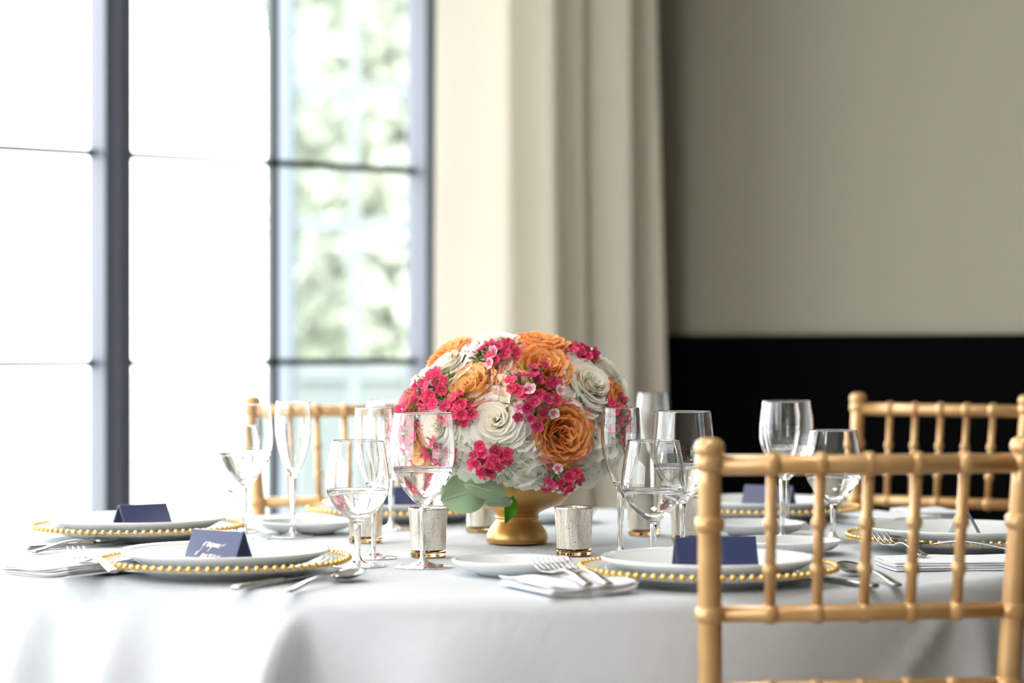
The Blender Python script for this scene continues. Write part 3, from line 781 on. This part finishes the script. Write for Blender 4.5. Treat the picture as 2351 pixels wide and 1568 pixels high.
# ------------------------------------------------------------------ vase
VP = Vector((.0075, 3.645, TOP))
vs = thing('compote_vase', 'satin gold footed compote vase holding the flowers', 'vase', VP)
put('foot', MB().lathe(smooth_prof([(0, .0005), (.040, .0005), (.0455, .004), (.0462, .011), (.0435, .019), (.0370, .028), (.0325, .034), (.0315, .037)], 4), 64).mesh('vase_foot', M['vase']), vs)
put('collar', MB().lathe(smooth_prof([(.0315, .037), (.0330, .0385), (.0330, .041), (.0310, .0425)], 3), 64).mesh('vase_collar', M['vase']), vs)
put('bowl', MB().lathe(smooth_prof([(.0310, .0425), (.0345, .0465), (.045, .052), (.060, .058), (.074, .067), (.082, .080), (.085, .095), (.083, .096), (.079, .080), (.070, .068), (.05, .058), (0, .054)], 4), 64).mesh('vase_bowl', M['vase']), vs)
V = []; Fc = []
nf = 40
BC = Vector((.0065, 3.645, .925))                    # bouquet centre
prof = []
for i in range(25):
    a = -PI/2+PI*i/24; prof.append((.125*math.cos(a), (.095 if a > 0 else .060)*math.sin(a)+BC.z-TOP+.0))
put('foam', MB().lathe(prof, nf).mesh('foam', M['foam']), vs)

# ------------------------------------------------------------------ flowers
def grid_petal(fn, nu, nv, name, mt):
    V = []; Fc = []; run = []
    for j in range(nv+1):
        for i in range(nu+1):
            V.append(fn(-1+2*i/nu, j/nv)); run.append(j/nv)
    for j in range(nv):
        for i in range(nu): a = j*(nu+1)+i; Fc.append((a, a+1, a+nu+2, a+nu+1))
    return mesh(name, V, Fc, mt, True, run)
def rose_petals(kind, seed):
    """list of petal meshes in flower space (axis +Z, outer radius about 1 unit = .045 m)"""
    rnd = random.Random(seed); out = []
    if kind == 'white': N = 30
    else: N = 74
    for i in range(N):
        t = i/(N-1); ph = i*2.39996+rnd.uniform(-.25, .25)
        k1, k2, k3, k4 = [rnd.uniform(0, 2*PI) for _ in range(4)]
        if kind == 'white':
            rt = .0020+.0427*t**1.05; r0 = .0006+.011*t; zt = .034-.004*math.sin(t*3)-.020*t**2.6
            Wd = 1.75-.95*t; curl = .004+.010*t; ruf = .0006+.0012*t; mt = M['p_white_inner'] if t < .4 else M['p_white']; cx = cy_ = 0; tw = .0022+.003*t
            zb = -.004
        else:
            inner = t < .84
            if inner:
                q = t/.84
                rt = .0014+.0386*q**.85; r0 = rt*.55; zt = .027+.0022*math.sin(i*2.7)-.009*q**2.2
                Wd = 1.15-.62*q+rnd.uniform(-.12, .12); curl = .0030; ruf = .0009+.0012*q; tw = (.0045-.002*q)*(1 if i % 5 else -1)
                s_ = (1-q)**.7; sub = (i % 3)*2*PI/3+.6
                cx, cy_ = .0075*s_*math.cos(sub), .0075*s_*math.sin(sub)
                mt = None; zb = .004
            else:
                q = (t-.84)/.16
                rt = .0385+.006*q; r0 = .012; zt = .0185-.010*q; Wd = .62; curl = .007; ruf = .0022; tw = .003; cx = cy_ = 0; mt = 'outer'; zb = -.004
        def fn(u, v, rt=rt, r0=r0, zt=zt, Wd=Wd, curl=curl, ruf=ruf, tw=tw, cx=cx, cy_=cy_, ph=ph, zb=zb):
            wv = math.sin(min(1, v*1.15+.08)*PI/2)**.7
            ang = ph+u*Wd*wv
            top = 1-.16*abs(u)**2.5
            vv = v*top
            r_ = r0+(rt-r0)*(math.sin(vv*PI/2)**.75)+tw*u
            z = zb+(zt-zb)*vv**1.1
            if vv > .68:
                c_ = ((vv-.68)/.32)**2; r_ += curl*c_; z -= curl*.45*c_
            e_ = v*v
            r_ += ruf*e_*(math.sin(u*5+k1)+.6*math.sin(u*9+k2)); z += ruf*.8*e_*math.sin(u*6+k3)
            return (cx+r_*math.cos(ang), cy_+r_*math.sin(ang), z)
        out.append((fn, mt))
    meshes = []
    for fn, mt in out: meshes.append((grid_petal(fn, 8, 5, 'petal', mt if not (mt is None or mt == 'outer') else M['p_apricot']), mt))
    return meshes
ROSES = {}
def rose_set(kind, seed, inner=None, outer=None):
    key = (kind, seed, inner, outer)
    if key in ROSES: return ROSES[key]
    base = ROSES.setdefault((kind, seed), rose_petals(kind, seed)); res = []
    for me, mt in base:
        if kind == 'garden':
            me = me.copy(); me.materials.clear(); me.materials.append(M[outer if mt == 'outer' else inner])
        res.append(me)
    ROSES[key] = res; return res
def floret_hyd(seed):
    rnd = random.Random(seed); V = []; Fc = []; run = []
    for p in range(4):
        a0 = p*PI/2+rnd.uniform(-.1, .1); ln = .0125*rnd.uniform(.9, 1.1); up = rnd.uniform(.1, .5); k1 = rnd.uniform(0, 6); k0 = len(V)
        for j in range(5):
            v = j/4
            for i in range(5):
                u_ = -1+i/2; w_ = .0098*(.12+.88*math.sin(min(1, v*1.25)*PI/2))*math.sqrt(max(.02, 1-max(0, (v-.55)/.47)**2))
                rr = .0008+ln*v*(1-.10*u_*u_*v); x_, y_ = rr, u_*w_
                z = up*rr*v*.9+.0011*math.sin(u_*2+k1)*v+.0016*u_*u_*v-.0012*v**3+.0004*p
                V.append((x_*math.cos(a0)-y_*math.sin(a0), x_*math.sin(a0)+y_*math.cos(a0), z)); run.append(v)
        for j in range(4):
            for i in range(4): a = k0+j*5+i; Fc.append((a, a+1, a+6, a+5))
    return mesh('floret', V, Fc, M['p_hyd'], True, run)
HF = [floret_hyd(s) for s in range(5)]
HFP = []
for f in HF[:3]:
    g_ = f.copy(); g_.materials.clear(); g_.materials.append(M['p_peachy']); HFP.append(g_)
def floret_dia(seed, mt):
    rnd = random.Random(seed); V = [(0, 0, 0)]; Fc = []; run = [0]; na = 30; cup = rnd.uniform(.1, .5)
    for j, q in enumerate((.3, .65, 1)):
        for i in range(na):
            a = 2*PI*i/na; lobe = abs(math.cos(2.5*a)); rr = .0072*q
            if q == 1: rr *= (.88+.14*lobe**.5)+(.03 if i % 2 else -.03)
            if q == .65: rr *= .95+.05*lobe**.4
            z = cup*rr*q+.0009*math.sin(5*a+seed)*q
            V.append((rr*math.cos(a), rr*math.sin(a), z)); run.append(q)
    for i in range(na): Fc.append((0, 1+i, 1+(i+1) % na))
    for j in range(2):
        for i in range(na): a = 1+j*na+i; b_ = 1+j*na+(i+1) % na; Fc.append((a, a+na, b_+na, b_))
    return mesh('floret', V, Fc, mt, True, run)
DF = {k_: [floret_dia(s, M[k_]) for s in range(3)] for k_ in ('d_hot', 'd_deep', 'd_pale')}

def site(dx, dz, lift, A=.188, BU=.158, BD=.118, front=-1):
    """point and outward direction on the bouquet dome; dx, dz = offset from its centre (m) as seen from the front"""
    B = BU if dz > 0 else BD
    nx, nz = dx/A, dz/B; q = nx*nx+nz*nz
    if q > .97: s_ = math.sqrt(.97/q); nx *= s_; nz *= s_; q = .97
    ny = front*math.sqrt(1-q)
    P = Vector((nx*A, ny*A, nz*B)); N = Vector((nx/A, ny/A, nz/B)).normalized()
    return BC+P-N*lift, N
def orient(o, P, N, spin, tilt=(0, 0)):
    N = (N+Vector((tilt[0], 0, tilt[1]))).normalized()
    q = N.to_track_quat('Z', 'Y'); mtx = q.to_matrix().to_4x4() @ Matrix.Rotation(spin, 4, 'Z')
    o.rotation_euler = mtx.to_euler(); o.location = P
def px2(px, py, front=True):
    return (px-1186)*.000632, (986-py)*.000632
def rose(kind, px, py, size, label, spin=0, inner='p_apricot', outer='p_coral', seed=1, tilt=(0, 0), front=-1, lift=None, openn=1):
    dx, dz = px2(px, py); ms = rose_set(kind, seed, inner, outer)
    s_ = size*1.17/(.050 if kind == 'garden' else .0475)
    P, N = site(dx, dz, .027*s_ if lift is None else lift, front=front)
    r_ = tag(bpy.data.objects.new('garden_rose' if kind == 'garden' else 'white_rose', None), label, 'flower', 'ruffled apricot roses' if kind == 'garden' else 'white roses'); COL.objects.link(r_)
    orient(r_, P, N, spin, tilt); r_.scale = (s_, s_, s_*openn)
    for me in ms: put('petal', me, r_)
    put('calyx', CALYX, r_)
CALYX = MB().lathe([(0, -.03), (.003, -.03), (.004, -.01), (.009, -.002), (.012, .004), (0, .003)], 12).mesh('calyx', M['stem_green'])
G = 'garden'; Wt = 'white'
# apricot and coral garden roses
rose(G, 1303, 993, .0455, 'large orange garden rose low on the right of the bouquet front', 1.1, seed=3)
rose(G, 1253, 826, .0450, 'orange garden rose in the upper middle of the bouquet', 2.6, seed=4, tilt=(0, -.15))
rose(G, 1083, 868, .0410, 'yellow-orange garden rose in the upper left of the bouquet', .4, 'p_apricot_light', 'p_coral', seed=5, tilt=(-.1, .2))
rose(G, 1248, 768, .0440, 'coral orange garden rose crowning the bouquet, seen from the side', 4.0, 'p_apricot', 'p_pinkcoral', seed=6, tilt=(0, .6))
rose(G, 1022, 792, .0390, 'coral garden rose at the upper left edge of the bouquet', 5.1, 'p_apricot', 'p_pinkcoral', seed=4)
rose(G, 1428, 908, .0300, 'small orange garden rose at the right edge of the bouquet', .9, seed=5, tilt=(.3, 0))
rose(G, 948, 1035, .0390, 'peach garden rose seen through the tall goblet on the left', 3.3, 'p_apricot_light', 'p_pinkcoral', seed=3)
rose(G, 914, 930, .0330, 'pink coral rose on the far left edge of the bouquet', 2.2, 'p_pinkcoral', 'p_pinkcoral', seed=6, tilt=(-.3, .1))
rose(G, 925, 1108, .0280, 'pink coral rose at the lower left, beside the goblet stem', 1.2, 'p_pinkcoral', 'p_pinkcoral', seed=5, tilt=(-.4, -.2))
# white roses
rose(Wt, 1137, 957, .0430, 'open white rose in the middle of the bouquet, left of centre', .3, seed=2)
rose(Wt, 1366, 868, .0440, 'open white rose in the upper right of the bouquet', 1.9, seed=3)
rose(Wt, 1018, 826, .0390, 'white rose at the upper left shoulder, turned to the window', 3.9, seed=2, tilt=(-.2, .2))
rose(Wt, 1128, 772, .0420, 'white rose on top of the bouquet, left of the crowning orange rose', 2.9, seed=3, tilt=(0, .4))
rose(Wt, 1000, 975, .0340, 'cream white rose seen through the upper part of the tall goblet', 4.9, seed=2)
rose(Wt, 1408, 835, .0300, 'small white rose at the upper right shoulder of the bouquet', 5.6, seed=3, tilt=(.2, .2))

def hydrangea(px, py, size, label, n=30, front=-1, peach=False, seed=0, lift=.038):
    rnd = random.Random(seed*31+5); dx, dz = px2(px, py); P, N = site(dx, dz, lift, front=front)
    h_ = tag(bpy.data.objects.new('hydrangea_head', None), label, 'flower', 'white hydrangea heads'); COL.objects.link(h_)
    orient(h_, P, N, rnd.uniform(0, 6))
    src = HFP if peach else HF
    for i in range(n):
        q = (i+.5)/n; ct = 1-q*.95; st_ = math.sqrt(max(0, 1-ct*ct)); a = i*2.39996
        d_ = Vector((st_*math.cos(a), st_*math.sin(a), ct)); rr = size*rnd.uniform(.86, 1.06)
        o = put('floret', src[rnd.randrange(len(src))], h_, (d_.x*rr, d_.y*rr, d_.z*rr*.72))
        dd = (d_+Vector([rnd.uniform(-.35, .35) for _ in range(3)])).normalized()
        o.rotation_euler = (dd.to_track_quat('Z', 'Y').to_matrix().to_4x4() @ Matrix.Rotation(rnd.uniform(0, 6), 4, 'Z')).to_euler()
        s_ = rnd.uniform(1.15, 1.5); o.scale = (s_,)*3
    put('stem', MB().tube([(0, 0, -.03), (0, 0, size*.5)], .003, 6).mesh('stem', M['stem_green']), h_)
hyd = [
 (1215, 1085, .046, 'white hydrangea head at the lower middle, over the vase rim', 40),
 (1085, 1095, .042, 'white hydrangea head at the lower left, over the eucalyptus leaves', 34),
 (1345, 1110, .042, 'white hydrangea head at the lower right of the bouquet', 34),
 (1420, 1030, .046, 'white hydrangea head on the right side, behind the slim flute', 36),
 (1325, 905, .030, 'white hydrangea head above the large orange rose', 26),
 (1185, 1010, .034, 'white hydrangea head in the centre below the white rose', 24),
 (1060, 1025, .038, 'white hydrangea head left of the red pink cluster', 28),
 (1400, 795, .034, 'white hydrangea head behind the upper right white rose', 24),
 (955, 865, .034, 'white hydrangea head at the upper left edge below the white rose', 24),
 (1440, 880, .036, 'white hydrangea head at the far right edge of the bouquet', 26),
 (1000, 1120, .034, 'white hydrangea head at the lower left edge beside the goblet', 24),
]
for i, (px, py, s_, lab, n) in enumerate(hyd): hydrangea(px, py, s_, lab, n, seed=i)
hydrangea(1180, 880, .030, 'blush hydrangea head between the two upper orange roses', 22, peach=True, seed=20, lift=.026)
hydrangea(1150, 800, .034, 'cream hydrangea head on top behind the pink cluster', 24, peach=True, seed=21, lift=.034)
BACKS = ['white hydrangea head on the rear side of the bouquet, '+w_ for w_ in ('upper window side', 'top, towards the window', 'top, towards the wall', 'upper wall side', 'middle, window side', 'middle, behind the centre', 'middle, wall side', 'far wall side edge', 'bottom, window side', 'bottom, behind the vase', 'bottom, wall side')]
for i, (px, py) in enumerate(((1010, 860), (1130, 820), (1260, 830), (1370, 880), (1020, 1010), (1150, 960), (1290, 980), (1400, 1020), (1100, 1100), (1240, 1110), (1340, 1100))):
    hydrangea(px, py, .046, BACKS[i], 26, front=1, seed=40+i)

def needle(mb, p, d, ln, w=.0009):
    d = d.normalized(); s_ = d.orthogonal().normalized()*w; n_ = d.cross(s_)
    m1 = p+d*ln*.5+n_*1.2; tip = p+d*ln
    mb.add([p-s_*.6, p+s_*.6, m1+s_, m1-s_, tip], [(0, 1, 2, 3), (3, 2, 4)])
def dianthus(px, py, size, n, label, mix, seed, stretch=1.0, lift=.006, tilt=(0, 0), pale=.1):
    rnd = random.Random(seed); dx, dz = px2(px, py); P, N = site(dx, dz, lift)
    h_ = tag(bpy.data.objects.new('sweet_william', None), label, 'flower', 'pink sweet william clusters'); COL.objects.link(h_)
    orient(h_, P, N, 0, tilt)
    st_ = MB(); nd = MB(); base = Vector((0, 0, -.03))
    for i in range(n):
        rr = math.sqrt((i+.5)/n)*size; a = i*2.39996+rnd.uniform(-.3, .3)
        p = Vector((rr*math.cos(a), rr*math.sin(a)*stretch, .016-.010*(rr/size)**2+rnd.uniform(-.004, .003)))
        d_ = Vector((p.x*.5/size*1.1, p.y*.5/size*1.1, .7))+Vector([rnd.uniform(-.35, .35) for _ in range(3)]); d_.normalize()
        k_ = 'd_pale' if rnd.random() < pale else (mix if rnd.random() < .75 else ('d_deep' if mix == 'd_hot' else 'd_hot'))
        o = put('floret', DF[k_][rnd.randrange(3)], h_, p)
        o.rotation_euler = (d_.to_track_quat('Z', 'Y').to_matrix().to_4x4() @ Matrix.Rotation(rnd.uniform(0, 6), 4, 'Z')).to_euler()
        s_ = rnd.uniform(.85, 1.2)*1.22; o.scale = (s_,)*3
        q = p-d_*.011
        st_.tube([p-d_*.0005, p-d_*.006, q], [.0017, .0021, .0010], 6, False)
        st_.tube([q, (q+base)/2+Vector((p.x*.2, p.y*.2, 0)), base], .0008, 5, False)
        for _ in range(4):
            needle(nd, q+Vector([rnd.uniform(-.003, .003) for _ in range(3)]), d_+Vector([rnd.uniform(-.9, .9) for _ in range(3)]), rnd.uniform(.011, .02), .0008)
    for i in range(int(n*2.2)):
        a = rnd.uniform(0, 2*PI); rr = size*rnd.uniform(.3, 1.02); p = Vector((rr*math.cos(a), rr*math.sin(a)*stretch, rnd.uniform(-.004, .010)))
        needle(nd, p, Vector((math.cos(a)*.8, math.sin(a)*.8, rnd.uniform(.1, 1.1)))+Vector([rnd.uniform(-.4, .4) for _ in range(3)]), rnd.uniform(.010, .018), .0013)
    put('stems', st_.mesh('stems', M['stem_green']), h_)
    f = put('needle_leaves', nd.mesh('needle_leaves', M['leaf_dark']), h_)
M['leaf_dark'] = cloth_mat('needle_leaf', srgb(96, 132, 50), .3, 0)
dianthus(1137, 805, .034, 17, 'pink sweet william cluster at the top between white and orange roses', 'd_hot', 1, .75, pale=.2)
dianthus(985, 893, .036, 20, 'pink sweet william cluster on the upper left side with green leaves', 'd_hot', 2, .9, pale=.15)
dianthus(1050, 935, .026, 14, 'red-pink sweet william cluster left of the middle white rose', 'd_hot', 3, .9, pale=0)
dianthus(1226, 905, .040, 25, 'magenta sweet william cluster in the middle with a pale pink bloom', 'd_deep', 4, 1.2, pale=.2, lift=0)
dianthus(1125, 1043, .030, 17, 'dense red-pink sweet william cluster below the middle white rose', 'd_hot', 5, .9, pale=.03, lift=-.002)
dianthus(1287, 1088, .028, 15, 'pink sweet william cluster under the large orange rose', 'd_hot', 6, 1.0, pale=.06, lift=-.002)
dianthus(1350, 800, .028, 16, 'magenta sweet william cluster at the upper right of the bouquet', 'd_deep', 7, .7, pale=0, lift=.016)
dianthus(925, 985, .034, 16, 'pink sweet william cluster at the far left behind the flute', 'd_hot', 8, 1, pale=.2)
dianthus(1008, 1040, .024, 11, 'pink sweet william cluster seen through the tall goblet', 'd_hot', 9, 1.1, pale=0)
dianthus(1425, 965, .030, 15, 'deep magenta sweet william cluster on the right behind the flute', 'd_deep', 10, 1.3, pale=0)

# leaves under the flowers
def leaf(name, label, P, direction, normal, ln, wd, mt, cat='leaf', vein=None, pointed=False, cup=.12, droop=.1):
    d_ = Vector(direction).normalized(); n_ = Vector(normal); n_ = (n_-d_*n_.dot(d_)).normalized(); s_ = d_.cross(n_)
    V = []; Fc = []; nu, nv = 12, 16
    for side in (0, 1):
        for j in range(nv+1):
            v = j/nv
            w_ = wd/2*((math.sin(PI*v**.9)**.55 if not pointed else math.sin(PI*v**.7)**1.1) if 0 < v < 1 else 0)
            for i in range(nu+1):
                u_ = -1+2*i/nu
                V.append(d_*(ln*v)+s_*(u_*w_)+n_*(cup*abs(u_)*w_-droop*ln*v*v+.002*math.sin(v*7+u_*2)-(.0006 if side else 0)))
    n1 = (nu+1)*(nv+1)
    for side in (0, 1):
        for j in range(nv):
            for i in range(nu): a = side*n1+j*(nu+1)+i; Fc.append((a, a+1, a+nu+2, a+nu+1) if not side else (a, a+nu+1, a+nu+2, a+1))
    o = tag(put(name, mesh(name, V, Fc, mt), None, P), label, cat, 'leaves under the flowers')
    if vein: put('midrib', MB().tube([d_*(ln*t_)+n_*(-droop*ln*t_*t_+.0006) for t_ in (0, .25, .5, .75, .93)], [.0011, .001, .0008, .0006, .0003], 6).mesh('midrib', vein), o)
    return o
def lp(px, py, d): return Vector(((px-1175.5)/F*d, d, EYE-(py-784)/F*d))
leaf('eucalyptus_leaf', 'large round grey-green eucalyptus leaf under the bouquet, left of the vase', lp(1118, 1122, 3.53), (-1, -.25, -.20), (.15, -1, .35), .070, .062, M['euc'], vein=M['euc_vein'])
leaf('eucalyptus_leaf', 'grey-green eucalyptus leaf in front, overlapping the large round one', lp(1160, 1138, 3.50), (-1, -.1, .35), (.1, -1, .5), .062, .034, M['euc'], vein=M['euc_vein'])
leaf('eucalyptus_leaf', 'small eucalyptus leaf tucked over the vase rim', lp(1178, 1152, 3.52), (-1, -.1, .05), (.1, -1, .6), .042, .020, M['euc'], vein=M['euc_vein'])
leaf('pointed_leaf', 'bright green pointed leaf hanging over the front of the gold vase', lp(1178, 1138, 3.525), (-.27, -.03, -1), (.55, -1, .1), .047, .020, M['leaf'], vein=M['stem_green'], pointed=True, cup=.5, droop=.05)
